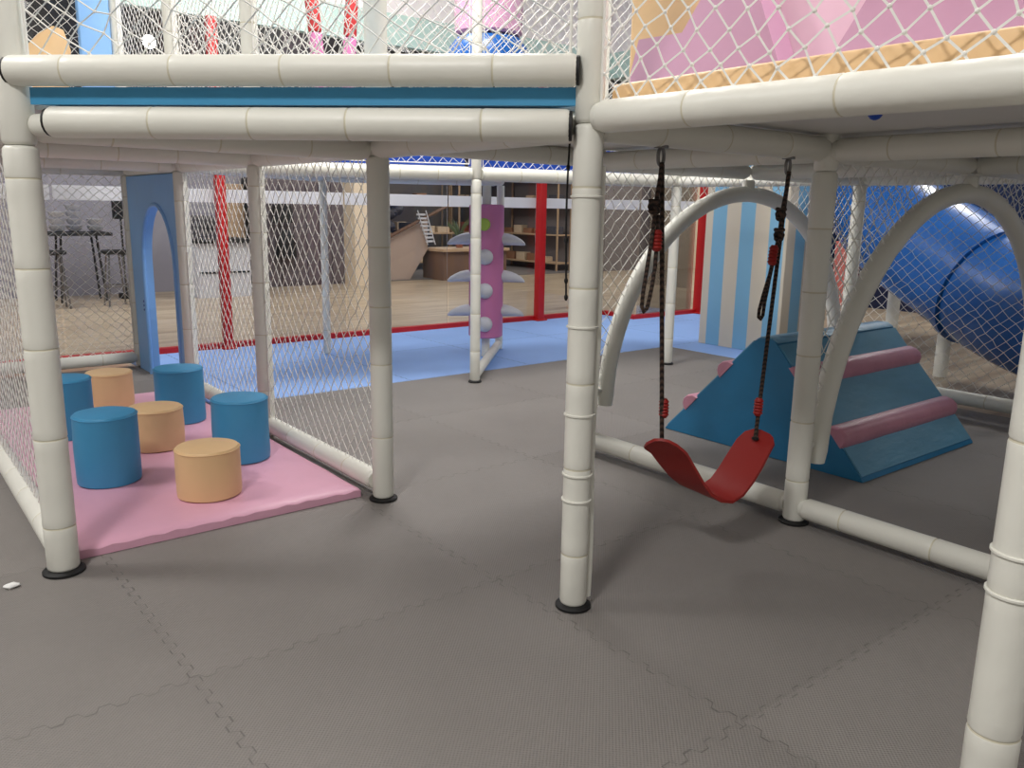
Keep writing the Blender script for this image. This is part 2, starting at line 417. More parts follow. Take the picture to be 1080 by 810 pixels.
stool(.18, J8 + 1.15, 'backless bar stool in front of the bowl table beyond the net'); stool(.72, J8 + 1.2, 'backless bar stool nearer the black screen beyond the net')
def shopcounter():
    b = g(1.95, J8 + .7); r = thing('shop_counter', 'white shop counter with a black top seen behind the slim red post', 'counter', b)
    part(r, 'counter_body', MB().rbox(g(1.62, J8 + .95, -.024), g(2.22, J8 + .5, .70), .01), M['wing']); part(r, 'counter_top', MB().rbox(g(1.60, J8 + .98, .70), g(2.24, J8 + .48, .76), .01), M['black'])
    part(r, 'kick_strip', MB().box(g(1.64, J8 + .96, .30), g(2.20, J8 + .94, .325)), M['black'])
shopcounter()
solo('coffee_machine', 'dark machine standing on the white shop counter', 'machine', MB().rbox(g(1.68, J8 + .85, .762), g(1.92, J8 + .6, 1.06), .02).box(g(1.70, J8 + .90, .762), g(1.90, J8 + .85, .80)).box(g(1.70, J8 + .92, .96), g(1.90, J8 + .85, 1.05)), M['good_c'])
solo('wall_board', 'tan board with a slanting pale line to the right of the slim red post', 'board', MB().rbox(g(2.24, J8 + .12, .1), g(2.495, J8 + .02, 1.5), .01), M['palewood'])
solo('black_cabinet', 'tall black cabinet beside the tan board in the far shop', 'cabinet', MB().rbox(g(2.51, J8 + .3, -.024), g(2.61, J8 + .02, 1.6), .01).box(g(2.52, J8 + .31, .05), g(2.60, J8 + .3, .75)).box(g(2.52, J8 + .31, .8), g(2.60, J8 + .3, 1.55)), M['black'])
def coat(i, z, lab):
    solo('hanging_jacket', lab, 'jacket', MB().tube([g(i, J8 + .12, z + .42), g(i, J8 + .12, z + .36), g(i, J8 + .12, z + .2), g(i, J8 + .12, z)], [.03, .12, .15, .17], 12, flat=.5).jit(.02, 6), M['black'])
coat(2.98, .95, 'black jacket hanging on the taupe cladding, the upper one'); coat(3.02, .42, 'black jacket hanging on the taupe cladding, the lower one')

# --- middle shop
def stair():
    b = g(4.9, J8 - .2); r = thing('shop_staircase', 'beige staircase with a sloping side panel in the shop behind the front posts', 'staircase', b)
    A = [g(4.45, J8 - .05, -.025), g(4.95, J8 - .05, -.025), g(5.26, J8 - .05, .50), g(5.26, J8 - .05, 1.02), g(4.45, J8 - .05, .58)]
    part(r, 'side_panel', MB().prism(A, g(0, -.06) - g(0, 0)), M['beigeflank'])
    part(r, 'handrail', MB().tube([g(4.40, J8, .62), g(5.36, J8, 1.13), g(5.9, J8, 1.42)], .03, 8), M['wood'])
    st = MB()
    for k in range(7): st.box(g(4.5 + k * .12, J8 - .12, .0 if k == 0 else k * .14 - .14), g(4.62 + k * .12, J8 - .8, k * .14 + .10))
    part(r, 'steps', st, M['good_c'])
stair()
def rack():
    b = g(5.28, J8 - .02); r = thing('slat_rack', 'white slatted rack leaning by the beige staircase', 'rack', b)
    for k in range(8): z = .62 + k * .065; x = 5.26 - k * .022; part(r, 'slat', MB().rbox(g(x - .07, J8 + .0, z), g(x + .07, J8 + .03, z + .032), .005), M['wing'])
    part(r, 'rail', MB().tube([g(5.2, J8 + .045, .58), g(5.03, J8 + .045, 1.16)], .01, 6), M['wing']); part(r, 'rail', MB().tube([g(5.33, J8 + .045, .58), g(5.17, J8 + .045, 1.16)], .01, 6), M['wing'])
rack()
rs = random.Random(3)
for k in range(13):
    i, z = 4.45 + rs.random() * .5, .72 + (k // 4) * .2
    z = z + (i - 4.45) * .5
    solo('cloth_bundle', 'dark bundle of cloth heaped above the beige staircase', 'bundle', MB().ball(g(i, J8 - .35 - rs.random() * .2, z), .14, 10, 6, (1.1, 1, .75)).jit(.03, 8), M['good_c'], 'bundles heaped above the staircase')
def counter2():
    b = g(5.8, J8 + .1); r = thing('wooden_counter', 'brown slatted wooden counter beyond the glass, left of the winged roller', 'counter', b)
    part(r, 'counter_front', MB().rbox(g(5.30, J8 + .3, -.025), g(6.45, J8 - .25, .47), .008), M['wood'])
    part(r, 'counter_top', MB().rbox(g(5.27, J8 + .34, .47), g(6.48, J8 - .28, .52), .008), M['palewood'])
counter2()
def plant(i, j, z, lab, s=1.0):
    b = g(i, j, z); r = thing('potted_plant', lab, 'plant', b, 'potted plants on the wooden counter')
    part(r, 'pot', MB().lathe(b, [(.06 * s, 0), (.085 * s, .13 * s), (.095 * s, .13 * s), (.095 * s, .15 * s), (.07 * s, .15 * s)], 14), M['clay'])
    lf = MB(); rr = random.Random(int(i * 100))
    for k in range(16):
        a = rr.random() * 2 * PI; t = rr.uniform(.25, .7); L = rr.uniform(.3, .5) * s
        o = b + Vector((0, 0, .14 * s)); d = Vector((math.cos(a) * t, math.sin(a) * t, 1)).normalized()
        lf.tube([o, o + d * L * .5, o + d * L + Vector((math.cos(a), math.sin(a), -.4)) * .06], [.008, .02 * s, .003], 6, flat=.3)
    part(r, 'leaves', lf, M['plant'])
plant(5.75, J8 + .05, .52, 'leafy potted plant on the wooden counter, left one'); plant(6.15, J8 + .08, .52, 'leafy potted plant on the wooden counter, right one', .9)
def shelf(i0, i1, j0, j1, n, lab, seed, h=1.9):
    b = g((i0 + i1) / 2, (j0 + j1) / 2); r = thing('display_shelf', lab, 'shelf', b)
    zs = [.12 + k * (h - .2) / (n - 1) for k in range(n)]
    for z in zs: part(r, 'shelf_board', MB().rbox(g(i0, j0, z), g(i1, j1, z + .03), .004), M['palewood'])
    for i in (i0, i1):
        for j in (j0, j1): part(r, 'upright', MB().box(g(i, j, -.024) - Vector((.015, .015, 0)), g(i, j, h) + Vector((.015, .015, 0))), M['palewood'])
    rr = random.Random(seed); along = abs(i1 - i0) > abs(j1 - j0)
    for z in zs[:-1]:
        t = .06
        while t < .9:
            w = rr.uniform(.1, .2)
            if rr.random() < .85:
                a0, a1 = (i0, i1) if along else (j0, j1)
                p, q = a0 + (a1 - a0) * t, a0 + (a1 - a0) * min(.97, t + w)
                hh = rr.uniform(.12, .26); m = rr.choice(['good_a', 'good_b', 'good_d', 'good_c'])
                m_ = MB().rbox(g(p, j0 + (j1 - j0) * .25, z + .031), g(q, j0 + (j1 - j0) * .75, z + hh), .008) if along else MB().rbox(g(i0 + (i1 - i0) * .25, p, z + .031), g(i0 + (i1 - i0) * .75, q, z + hh), .008)
                nm = {'good_a': 'brown', 'good_b': 'cream', 'good_d': 'rust red', 'good_c': 'slate gray'}[m]
                solo('shop_carton', nm + ' carton on ' + lab.split(' with ')[0].replace('tall pale wood shelf', 'the pale wood shelf'), 'carton', m_, M[m], nm + ' cartons on ' + lab.split(' with ')[0])
            t += w + .04
shelf(5.4, 6.9, -9.4, -9.7, 4, 'tall pale wood shelf behind the wooden counter with cartons', 5)
shelf(7.15, 8.2, -10.0, -10.3, 4, 'tall pale wood shelf at the end of the shop aisle with cartons', 6)
shelf(8.0, 8.3, -8.1, -9.7, 4, 'tall pale wood shelf along the right side of the shop aisle with cartons', 8)

# --- right end of the hall
struct('wall_right', MB().box(g(7.6, -3.4, -.03), g(7.7, 3.5, 4.2)), M['navy'])
for k, (jj, z, lab) in enumerate(((-2.13, 1.585, 'topmost'), (-2.14, 1.33, 'second from the top'), (-2.44, 1.03, 'lower left'), (-2.35, .95, 'lower right'))):
    b = g(7.59, jj, z); r = thing('reflected_light_spot', 'small glowing disc for a reflected ceiling light on the navy wall, %s of the four' % lab, 'reflection', b, 'glowing reflection discs on the navy wall')  # glowing discs added where ceiling lights mirror in the navy surface
    part(r, 'housing', MB().lathe(b + Vector((.008, 0, 0)), [(.03, 0), (.05, .008), (.05, .03), (.04, .035)], 16, (-1, 0, 0)), M['steel'])
    part(r, 'lens', MB().lathe(b + Vector((-.028, 0, 0)), [(.032, 0), (.032, .004), (.02, .008)], 16, (-1, 0, 0)), M['lamp'])
solo('rose_panel', 'small rose colored panel leaning by the navy wall behind the net', 'panel', MB().rbox(g(7.55, -2.75, -.024), g(7.51, -2.45, .85), .01), M['redpink'])

# ---------------------------------------------------------------- foam posts
def post(i, j, lab, r=.0445, top=2.85, joint=1.40, ties=(), flap=False, ring=True, seed=0, pitch=.27):
    b = g(i, j); t = thing('foam_post', lab, 'post', b, 'white padded posts of the play frame')
    rr = random.Random(seed)
    part(t, 'lower_sleeve', MB().foam(b + Vector((0, 0, .012)), b + Vector((0, 0, joint)), r, seed=seed, pitch=pitch), M['white'])
    part(t, 'upper_sleeve', MB().foam(b + Vector((0, 0, joint + .002)), b + Vector((0, 0, top)), r * .97, seed=seed + 50, pitch=.33), M['white'])
    if ring: part(t, 'floor_ring', MB().lathe(b, [(r * 1.2, .001), (r * 1.32, .002), (r * 1.32, .009), (r * 1.1, .016), (r * .7, .016)], 28), M['black'], 'black rubber ring round the foot of the post')
    for z in ties:
        part(t, 'cable_tie', MB().tube([b + Vector((r * 1.02 * math.cos(x), r * 1.02 * math.sin(x), z)) for x in (2 * PI * q / 28 for q in range(29))], .0042, 6, False), M['white'])
    if flap:
        a = math.radians(-28); d = Vector((math.cos(a), math.sin(a), 0)); n = Vector((-d.y, d.x, 0))
        pts = [b + d * (r + .004 + .003 * math.sin(z * 9)) + Vector((0, 0, z)) for z in [.03 + k * .05 for k in range(27)]]
        part(t, 'seam_flap', MB().tube(pts, .011, 8, flat=.6), M['white'], 'loose vertical flap of the sleeve seam')
    return t
post(-1, 0, 'thick white padded post at the front left, beside the pink mat', .0495, seed=1, joint=1.37)
post(.008, .008, 'white padded post at the front right corner of the pink mat', seed=2, joint=1.40)
post(0, 1, 'white padded post in the middle of the picture with cable ties and a seam flap', .042, seed=3, joint=1.44, ties=(1.246, .879, .618, .433, .353), flap=True)
post(1, 1, 'white padded post right of the red swing where the floor rails meet', seed=4, joint=1.36)
post(0, 2, 'nearest white padded post, cut off at the right edge of the picture', .047, seed=5, joint=1.40, ties=(.52, .60))
post(0, -1, 'white padded post behind the front right blue stool, at the middle of the net fence', .042, seed=6, ring=False)
post(0, -2, 'white padded post at the right side of the blue arched doorway', .042, seed=7, ring=False)
post(0, -3, 'white padded post at the left side of the blue arched doorway', .042, seed=8, ring=False)
post(1, 0, 'white padded post hidden right behind the middle post, left of the arch hoop', .043, seed=9, ring=False)
post(1.45, -1.43, 'slender white padded post just left of the plum winged roller', .036, seed=10)
post(1.15, -2.75, 'thin pale post on the blue floor behind the left net fence', .03, seed=11, ring=False)
post(2.87, -1.18, 'thin white post behind the left rope of the swing', .038, seed=12)
post(3, 0, 'white padded post behind the blue wedge, left of the tube slide', .04, seed=13, ring=False)
post(3, 1, 'white padded post at the right edge beyond the second hoop', .04, seed=14, ring=False)
post(-1, -2, 'white padded post of the left net fence, past the left edge of the picture', .042, seed=15, ring=False)

# ---------------------------------------------------------------- rails
def rail(name, a, b, lab, r=.0425, seed=0, inset=.047, pitch=.3, capped=False):
    a, b = Vector(a), Vector(b); d = (b - a).normalized()
    p, q = a + d * inset, b - d * inset
    root = thing(name, lab, 'rail', (a + b) / 2 if name == 'deck_rail' else Vector(((a.x + b.x) / 2, (a.y + b.y) / 2, min(a.z, b.z))), 'white padded rails of the play frame')
    part(root, 'foam_sleeve', MB().foam(p, q, r, seed=seed, pitch=pitch), M['white'])
    if not capped and inset > .03:
        for c_ in ((p - d * .013, p + d * .02), (q - d * .02, q + d * .013)):
            part(root, 'end_collar', MB().tube(c_, r * .86, 16), M['white'])
    if capped:
        for c_ in ((p - d * .004, p + d * .02), (q - d * .02, q + d * .004)):
            part(root.children[0], 'pipe_end', MB().tube(c_, r * .9, 16), M['black'], 'dark pipe end showing at the joint')
    return root
D0, D1 = g(-1, 0), g(0, 1); dd = (D1 - D0).normalized(); dn = Vector((-dd.y, dd.x, 0))      # the diagonal front edge
Z = lambda z: Vector((0, 0, z))
front = -dn * .030 if (-dn).dot(g(-1.37, 2.44) - D0) > 0 else dn * .030
rail('deck_rail', D0 + front + dd * .012 + Z(1.579), D1 + front - dd * .035 + Z(1.577), 'topmost white padded rail across the left front, above the blue mat', .043, 21, .0, .31, True)
rail('deck_rail', D0 + front + dd * .125 + Z(1.436), D1 + front - dd * .050 + Z(1.433), 'white padded rail directly under the blue mat edge at the left front', .0445, 22, .0, .33, True)
rail('deck_rail', D0 + dd * .05 + Z(1.43), D0 + dd * .2 + Z(1.43), 'short thin white tube end peeking out beside the thick left post', .032, 23, .0)
rail('deck_rail', g(0, 1, 1.458), g(0, 2, 1.444), 'big white padded rail along the right front, under the peach edge', .0435, 24, .052, .36)
rail('deck_rail', g(-1, 0, 1.425), g(0, 0, 1.425), 'white crossbar under the left deck, from thick left post to mat corner post', seed=25)
rail('deck_rail', g(0, 0, 1.432), g(0, 1, 1.436), 'white crossbar under the left deck, from mat corner post to middle post', seed=26)
rail('deck_rail', g(0, 0, 1.435), g(0, -1, 1.435), 'white crossbar over the right net fence, nearer half', seed=27)
rail('deck_rail', g(0, -1, 1.435), g(0, -2, 1.435), 'white crossbar over the right net fence, farther half', seed=28)
rail('deck_rail', g(0, -2, 1.435), g(0, -3, 1.435), 'white crossbar on top of the blue arched doorway', seed=29)
rail('deck_rail', g(-1, -1, 1.435), g(0, -1, 1.435), 'white crossbar over the middle of the stool corner', seed=30)
rail('deck_rail', g(-1, -2, 1.435), g(0, -2, 1.435), 'white crossbar over the back of the stool corner', seed=31)
rail('deck_rail', g(-1, -3, 1.435), g(0, -3, 1.435), 'white crossbar on top of the far net left of the doorway', seed=32)
rail('deck_rail', g(-1, 0, 1.435), g(-1, -2, 1.435), 'white crossbar along the far left edge of the stool corner', seed=33)
rail('deck_rail', g(0, 1, 1.44), g(1, 1, 1.44), 'white crossbar from which the red swing hangs', .044, seed=34)
rail('deck_rail', g(1, 0, 1.435), g(1, 1, 1.435), 'white crossbar behind the swing ropes, meeting the post right of the swing', seed=35)
rail('deck_rail', g(1, 1, 1.435), g(1, 2, 1.435), 'white crossbar running right from the post beside the swing', seed=36)
rail('deck_rail', g(0, 0, 1.458), g(1, 0, 1.450), 'white crossbar from mat corner post to the post behind the middle post', seed=37)
rail('deck_rail', g(1, 0, 1.435), g(2, 0, 1.435), 'white crossbar over the left half of the nearer hoop', seed=38)
rail('deck_rail', g(2, 0, 1.435), g(3, 0, 1.435), 'white crossbar over the right half of the nearer hoop', seed=39)
rail('deck_rail', g(1, 1, 1.435), g(2, 1, 1.435), 'white crossbar over the left half of the right hoop', seed=40)
rail('deck_rail', g(2, 1, 1.435), g(3, 1, 1.435), 'white crossbar over the right half of the right hoop', seed=41)
rail('deck_rail', g(2, 0, 1.435), g(2, 1, 1.435), 'white crossbar joining the tops of the two hoops', seed=42)
rail('deck_rail', g(2, 1, 1.435), g(2, 2, 1.435), 'white crossbar right of the right hoop top', seed=43)
rail('deck_rail', g(3, 0, 1.435), g(3, 1, 1.435), 'white crossbar over the net in front of the tube slide', seed=44)
rail('deck_rail', g(0, -2, 1.435), g(1.45, -1.43, 1.435), 'long white crossbar from the doorway to the post by the winged roller', .045, seed=45)
rail('deck_rail', g(1.45, -1.43, 1.435), g(2.87, -1.18, 1.435), 'long white crossbar right of the winged roller, under the royal blue edge', .045, seed=46)
rail('deck_rail', g(1.45, -1.43, 1.435), g(2.29, -2.29, 1.435), 'white crossbar above the plum winged roller', .04, seed=47)
rail('deck_rail', g(2.87, -1.18, 1.435), g(3, 0, 1.435), 'white crossbar from the thin post to the post behind the wedge', .04, seed=48)
rail('deck_rail', g(1.15, -2.75, 1.435), g(2.29, -2.29, 1.435), 'white crossbar far behind, over the blue floor', .04, seed=49)
rail('deck_rail', g(0, -2, 1.435), g(1.15, -2.75, 1.435), 'white crossbar far behind, from the doorway to the thin pale post', .04, seed=60)
# rails on the floor
rail('floor_rail', g(0, 0, .075), g(0, -1, .075), 'white rail on the floor along the pink mat, nearer half', seed=50)
rail('floor_rail', g(0, -1, .075), g(0, -2, .075), 'white rail on the floor along the pink mat, farther half', seed=51)
rail('floor_rail', g(-1, -3, .075), g(0, -3, .075), 'white rail on the floor under the far net left of the doorway', seed=52)
rail('floor_rail', g(-1, 0, .08), g(-1, -2, .08), 'white rail on the floor left of the thick left post', seed=53)
rail('floor_rail', g(1, 0, .07), g(1, 1, .07), 'white rail on the floor behind the red swing seat', seed=54)
rail('floor_rail', g(1, 1, .07), g(1, 2, .07), 'white rail on the floor at the lower right, right of the swing', seed=55)
rail('floor_rail', g(3, 0, .12), g(3, 1, .12), 'white rail on the floor under the net in front of the tube slide', seed=56)
rail('floor_rail', g(1.45, -1.43, .05), g(2.29, -2.29, .05), 'narrow white rail on the floor under the winged roller', .034, seed=57)

# half-round hoops
def hoop(j, lab, wrinkled):
    b = g(2, j, .23); r = thing('arch_hoop', lab, 'hoop', b, 'white padded arch hoops')
    R = 1.082; pts = []; rad = []
    n = 72
    for k in range(n + 1):
        a = PI - PI * k / n
        pts.append(b + Vector((R * math.cos(a), 0, R * math.sin(a))))
        q = .0435
        if k % 8 == 4: q *= .965
        if wrinkled and 28 <= k <= 52: q *= 1.0 + .035 * math.sin(k * 2.1)
        if k in (0, n): q *= .85
        rad.append(q)
    part(r, 'foam_sleeve', MB().tube(pts, rad, 20), M['white'])
    part(r, 'top_bracket', MB().foam(b + Z(R + .02), b + Z(1.16), .034, seams=[]), M['white'])
    for s in (-1, 1): part(r, 'side_bracket', MB().tube([b + Vector((s * R, 0, .08)), b + Vector((s * (R + .09), 0, .08))], .016, 10), M['white'])
hoop(0, 'white padded half-round hoop behind the swing, in front of the striped booth', False)
hoop(1, 'white padded half-round hoop at the right with wrinkled top, in front of the tube slide', True)

# ---------------------------------------------------------------- nets
def net(o, d1, W, H, lab, side=.05, a1=45, a2=135, r=.0021, jit=.004, clip=None, seed=0, knots=False, border=True, sag=0.0):
    """o: lower corner, d1: horizontal unit direction; W x H; strands at angles a1, a2 in the plane"""
    o, d1 = Vector(o), Vector(d1).normalized(); up = Z(1.0); nn = d1.cross(up)
    e1 = Vector((math.cos(math.radians(a1)), math.sin(math.radians(a1)))) * side
    e2 = Vector((math.cos(math.radians(a2)), math.sin(math.radians(a2)))) * side
    det = e1.x * e2.y - e1.y * e2.x
    def inv(x, y): return ((x * e2.y - y * e2.x) / det, (e1.x * y - e1.y * x) / det)
    cs = [inv(x, y) for x in (0, W) for y in (0, H)]
    m0, m1 = int(min(c[0] for c in cs)) - 1, int(max(c[0] for c in cs)) + 2
    n0, n1 = int(min(c[1] for c in cs)) - 1, int(max(c[1] for c in cs)) + 2
    rr = random.Random(seed); P = {}
    for m in range(m0, m1 + 1):
        for n in range(n0, n1 + 1):
            q = e1 * m + e2 * n
            P[m, n] = (q.x + rr.gauss(0, jit), q.y + rr.gauss(0, jit))
    mb = MB()
    def seg(a, b):
        t0, t1 = 0.0, 1.0; dx, dy = b[0] - a[0], b[1] - a[1]
        for p, q in ((-dx, a[0]), (dx, W - a[0]), (-dy, a[1]), (dy, H - a[1])):
            if abs(p) < 1e-9:
                if q < 0: return
            else:
                t = q / p
                if p < 0: t0 = max(t0, t)
                else: t1 = min(t1, t)
        if t0 >= t1: return
        A = (a[0] + dx * t0, a[1] + dy * t0); B = (a[0] + dx * t1, a[1] + dy * t1)
        if clip and not (clip(*A) and clip(*B)): return
        def w(p): return o + d1 * p[0] + up * p[1] + nn * (sag * math.sin(PI * p[0] / W) * math.sin(PI * p[1] / H) + .0)
        pa, pb = w(A), w(B); t = (pb - pa).normalized(); n1_ = nn; n2_ = t.cross(nn)
        ring = lambda p: [p + (n1_ * math.cos(x) + n2_ * math.sin(x)) * r for x in (0, 2 * PI / 3, 4 * PI / 3)]
        mb.loft([ring(pa), ring(pb)], False)
    for (m, n), p in P.items():
        if (m + 1, n) in P: seg(p, P[m + 1, n])
        if (m, n + 1) in P: seg(p, P[m, n + 1])
        if knots and 0 < p[0] < W and 0 < p[1] < H and (not clip or clip(*p)):
            c = o + d1 * p[0] + up * p[1]; mb.ball(c, r * 1.9, 6, 3)
    root = thing('safety_net', lab, 'net', o, 'white safety nets of the play frame')
    part(root, 'mesh_cords', mb, M['net'], sharp=80)
    if border:
        f = [o, o + d1 * W, o + d1 * W + up * H, o + up * H, o]
        bm_ = MB()
        for k in range(4): bm_.tube([f[k], f[k + 1]], r * 1.7, 6)
        part(root, 'border_cord', bm_, M['net'])
    return root
X, Y = Vector((1, 0, 0)), Vector((0, 1, 0))
e = .045
net(g(0, 0, .10) + Y * e, Y, U - 2 * e, 1.30, 'white net between the mat corner post and the post behind the right blue stool', .055, 50, 130, seed=1)
net(g(0, -1, .10) + Y * e, Y, U - 2 * e, 1.30, 'white net between the doorway and the post behind the right blue stool', .055, 50, 130, seed=2)
net(g(-1, -3, .10) + X * e, X, U - 2 * e, 1.30, 'white net at the far left back, left of the blue arched doorway', .048, 42, 138, seed=3)
net(g(-1, 0, .10) + Y * e, Y, 2 * U - 2 * e, 1.30, 'white net along the left edge, left of the thick left post', .055, 45, 135, seed=4)
net(g(3, 1, .15) + Y * e, Y, U - 2 * e, 1.25, 'white net in front of the blue tube slide', .052, 42, 138, seed=5)
R2 = 1.082
arc = lambda x, z: (x - U) ** 2 + max(0, z - .0) ** 2 > (R2 + .0) ** 2
net(g(1, 0, .23) + X * .0, X, 2 * U, 1.17, 'white net filling the corners around the hoop behind the swing', .05, 45, 135, clip=arc, seed=6, border=False)
net(g(1, 1, .23), X, 2 * U, 1.17, 'white net filling the corners around the right hoop', .05, 45, 135, clip=arc, seed=7, border=False)
# upper level
net(D0 + dd * .06 + front * .3 + Z(1.60), dd, 1.58, 1.2, 'wide meshed white net above the topmost left front rail', .062, 48, 148, .0026, .006, seed=8, knots=True)
net(g(0, 2, 1.47) + Y * e, Y, U - 2 * e, 1.3, 'wide meshed white net in front of the pink mountain panels', .058, 52, 146, .003, .005, seed=9, knots=True)
net(g(0, 0, 1.62) + Y * e, Y, U - 2 * e, 1.2, 'upper white net above the fence, nearer half', .05, 45, 135, .0024, seed=10)
net(g(0, -1, 1.62) + Y * e, Y, U - 2 * e, 1.2, 'upper white net above the fence, farther half', .05, 45, 135, .0024, seed=11)
net(g(-1, -3, 1.62) + X * e, X, U - 2 * e, 1.2, 'upper white net above the far left back', .05, 45, 135, seed=12)
net(g(0, -2, 1.62) + Y * e, Y, U - 2 * e, 1.2, 'upper white net above the blue arched doorway', .05, 45, 135, seed=13)
A, B = g(0, -2, 1.5), g(1.45, -1.43, 1.5); q = (B - A).normalized()
net(A + q * .05, q, (B - A).length - .1, 1.35, 'upper white net left of the post by the winged roller', .05, 45, 135, seed=14)
A, B = g(1.45, -1.43, 1.48), g(2.87, -1.18, 1.48); q = (B - A).normalized()
net(A + q * .05, q, (B - A).length - .1, 1.35, 'upper white net right of the post by the winged roller', .05, 45, 135, seed=15)
A, B = g(0, 1, 1.5), g(1, 0, 1.5)
net(g(1, 0, 1.55) , -X + Y * 0, U, 1.25, 'upper white net behind the middle post', .05, 45, 135, seed=16, border=False)

# ---------------------------------------------------------------- decks and pads of the upper level
def deck(pts, z0, z1, lab, hole=None):
    return solo('deck_board', lab, 'board', MB().prism([Vector((p.x, p.y, z0)) for p in pts], (0, 0, z1 - z0)), M['gray_deck'], 'gray deck boards')
bk = -front.normalized() * .02
deck([g(-.96, 0) , g(0, 0), g(0, .96)], 1.478, 1.487, 'gray triangular deck board over the left front corner')
solo('deck_mat', 'blue padded mat lying on the left front deck, edge showing between two white rails', 'mat',
     MB().prism([D0 + dd * .055 + front * .35 + Z(1.488), D0 + dd * 1.668 + front * .35 + Z(1.488), g(-.03, .05, 1.488), g(-.93, .03, 1.488)], (0, 0, .048)).jit(.003, 9), M['blue_seat'])
deck([g(-1, 0), g(0, 0), g(0, -1), g(-1, -1)], 1.490, 1.504, 'gray deck board over the front half of the stool corner')
deck([g(-1, -1), g(0, -1), g(0, -3), g(-1, -3)], 1.490, 1.504, 'gray deck board over the back half of the stool corner')
deck([g(0, 0), g(1, 0), g(1, 1), g(0, 1)], 1.490, 1.504, 'gray deck board over the red swing')
deck([g(1, 0), g(3, 0), g(3, 1), g(1, 1)], 1.490, 1.504, 'gray deck board over the blue wedge')
deck([g(1, 1), g(3, 1), g(3, 2), g(1, 2)], 1.490, 1.504, 'gray deck board at the far right over the floor')
# right front board with a round hole lined in blue
hb = MB(); hc = g(.60, 1.36); n = 24
ring = [hc + Vector((.021 * math.cos(2 * PI * k / n), .021 * math.sin(2 * PI * k / n), 0)) for k in range(n)]
sq = []
for k in range(n):
    a = 2 * PI * k / n; c, s = math.cos(a), math.sin(a); m_ = max(abs(c), abs(s)); sq.append(Vector((c / m_, s / m_, 0)))
x0, x1, y0, y1 = .09 * U, U, -2 * U, -U
outer = [Vector((hc.x + (x1 - hc.x if p.x > 0 else hc.x - x0) * p.x, hc.y + (y1 - hc.y if p.y > 0 else hc.y - y0) * p.y, 0)) for p in sq]
vs = [p + Z(1.490) for p in ring] + [p + Z(1.490) for p in outer] + [p + Z(1.504) for p in ring] + [p + Z(1.504) for p in outer]
fs = []
for k in range(n):
    w = (k + 1) % n
    fs += [(k, w, n + w, n + k), (2 * n + k, 3 * n + k, 3 * n + w, 2 * n + w), (k, 2 * n + k, 2 * n + w, w), (n + k, n + w, 3 * n + w, 3 * n + k)]
hb.add(vs, fs)
solo('deck_board', 'gray deck board with a small round blue hole under the peach edge', 'board', hb, M['gray_deck'], 'gray deck boards')
solo('hole_plug', 'small dark blue plug filling the round hole in the gray deck board', 'plug', MB().lathe(hc + Z(1.476), [(.004, 0), (.013, .004), (.0185, .011), (.0205, .0145), (.0205, .03), (.01, .034)], 24), M['royal'])
# peach kerb, pink mountains behind it
solo('padded_kerb', 'peach padded kerb lying behind the net above the right front rail', 'kerb', MB().rbox(g(.03, 1.035, 1.478), g(.086, 2.0, 1.545), .012).jit(.002, 8), M['orange'])
def mountains():
    def face(m, i, quad, th=.09):
        # quad in (j, z), leaning back
        m.prism([g(i + max(0, z - 1.5) * .25, jj, z) for jj, z in quad], (th, 0, 0))
    pk = MB(); pk.prism([g(.44, 1.02, 1.505), g(.44, 2.0, 1.505), g(.62, 2.0, 2.25), g(.62, 1.02, 2.25)], (.08, 0, 0))
    solo('padded_backdrop', 'pale pink padded panel leaning behind the mauve foam mountains', 'panel', pk, M['pale_pink'])
    for quad, lab in (([(.80, 1.505), (1.32, 1.505), (1.17, 1.80), (1.10, 1.95), (1.03, 1.95), (.95, 1.745), (.80, 1.75)], 'left mauve foam mountain on the upper deck, beside the peach block'),
                      ([(1.36, 1.505), (1.83, 1.505), (1.70, 1.80), (1.64, 1.92), (1.55, 1.92), (1.47, 1.80)], 'right mauve foam mountain on the upper deck, at the right edge')):
        m = MB(); face(m, .30, quad)
        # folded front: bring the middle of each face forward
        solo('foam_mountain', lab, 'foam block', m, M['mauve'], 'mauve foam mountains')
mountains()
solo('foam_block', 'peach foam block standing left behind the mauve mountain', 'foam block', MB().rbox(g(.56, .57, 1.505), g(.74, .85, 2.3), .02), M['orange'])
# far upper deck with royal blue edge
far = [g(.05, -2), g(1.45, -1.47), g(2.87, -1.22), g(2.29, -2.29), g(1.15, -2.75)]
deck(far, 1.470, 1.486, 'gray deck board over the blue floor, far behind')
rb_ = MB()
for a, b in ((g(.1, -2.02), g(1.42, -1.50)), (g(1.48, -1.49), g(2.8, -1.25))):
    d = (b - a).normalized(); nrm_ = Vector((-d.y, d.x, 0)) * .1
    rb_.prism([a + Z(1.487), b + Z(1.487), b + nrm_ + Z(1.487), a + nrm_ + Z(1.487)], (0, 0, .16))
solo('padded_kerb', 'royal blue padded kerb behind the net, far back above the long white crossbars', 'kerb', rb_, M['royal'])
solo('door_panel', 'pale blue upright board on the upper level at the top left', 'board', MB().rbox(g(-.20, -2.97, 1.50), g(-.035, -3.03, 2.9), .01), M['door_blue'])
solo('foam_leaf', 'peach rounded foam piece beside the thick left post on the upper level', 'foam block', MB().tube([g(-.62, -2.3, 1.5), g(-.55, -2.3, 1.9), g(-.46, -2.3, 2.12), g(-.44, -2.3, 2.2)], [.2, .17, .09, .03], 14, flat=.4), M['orange'])
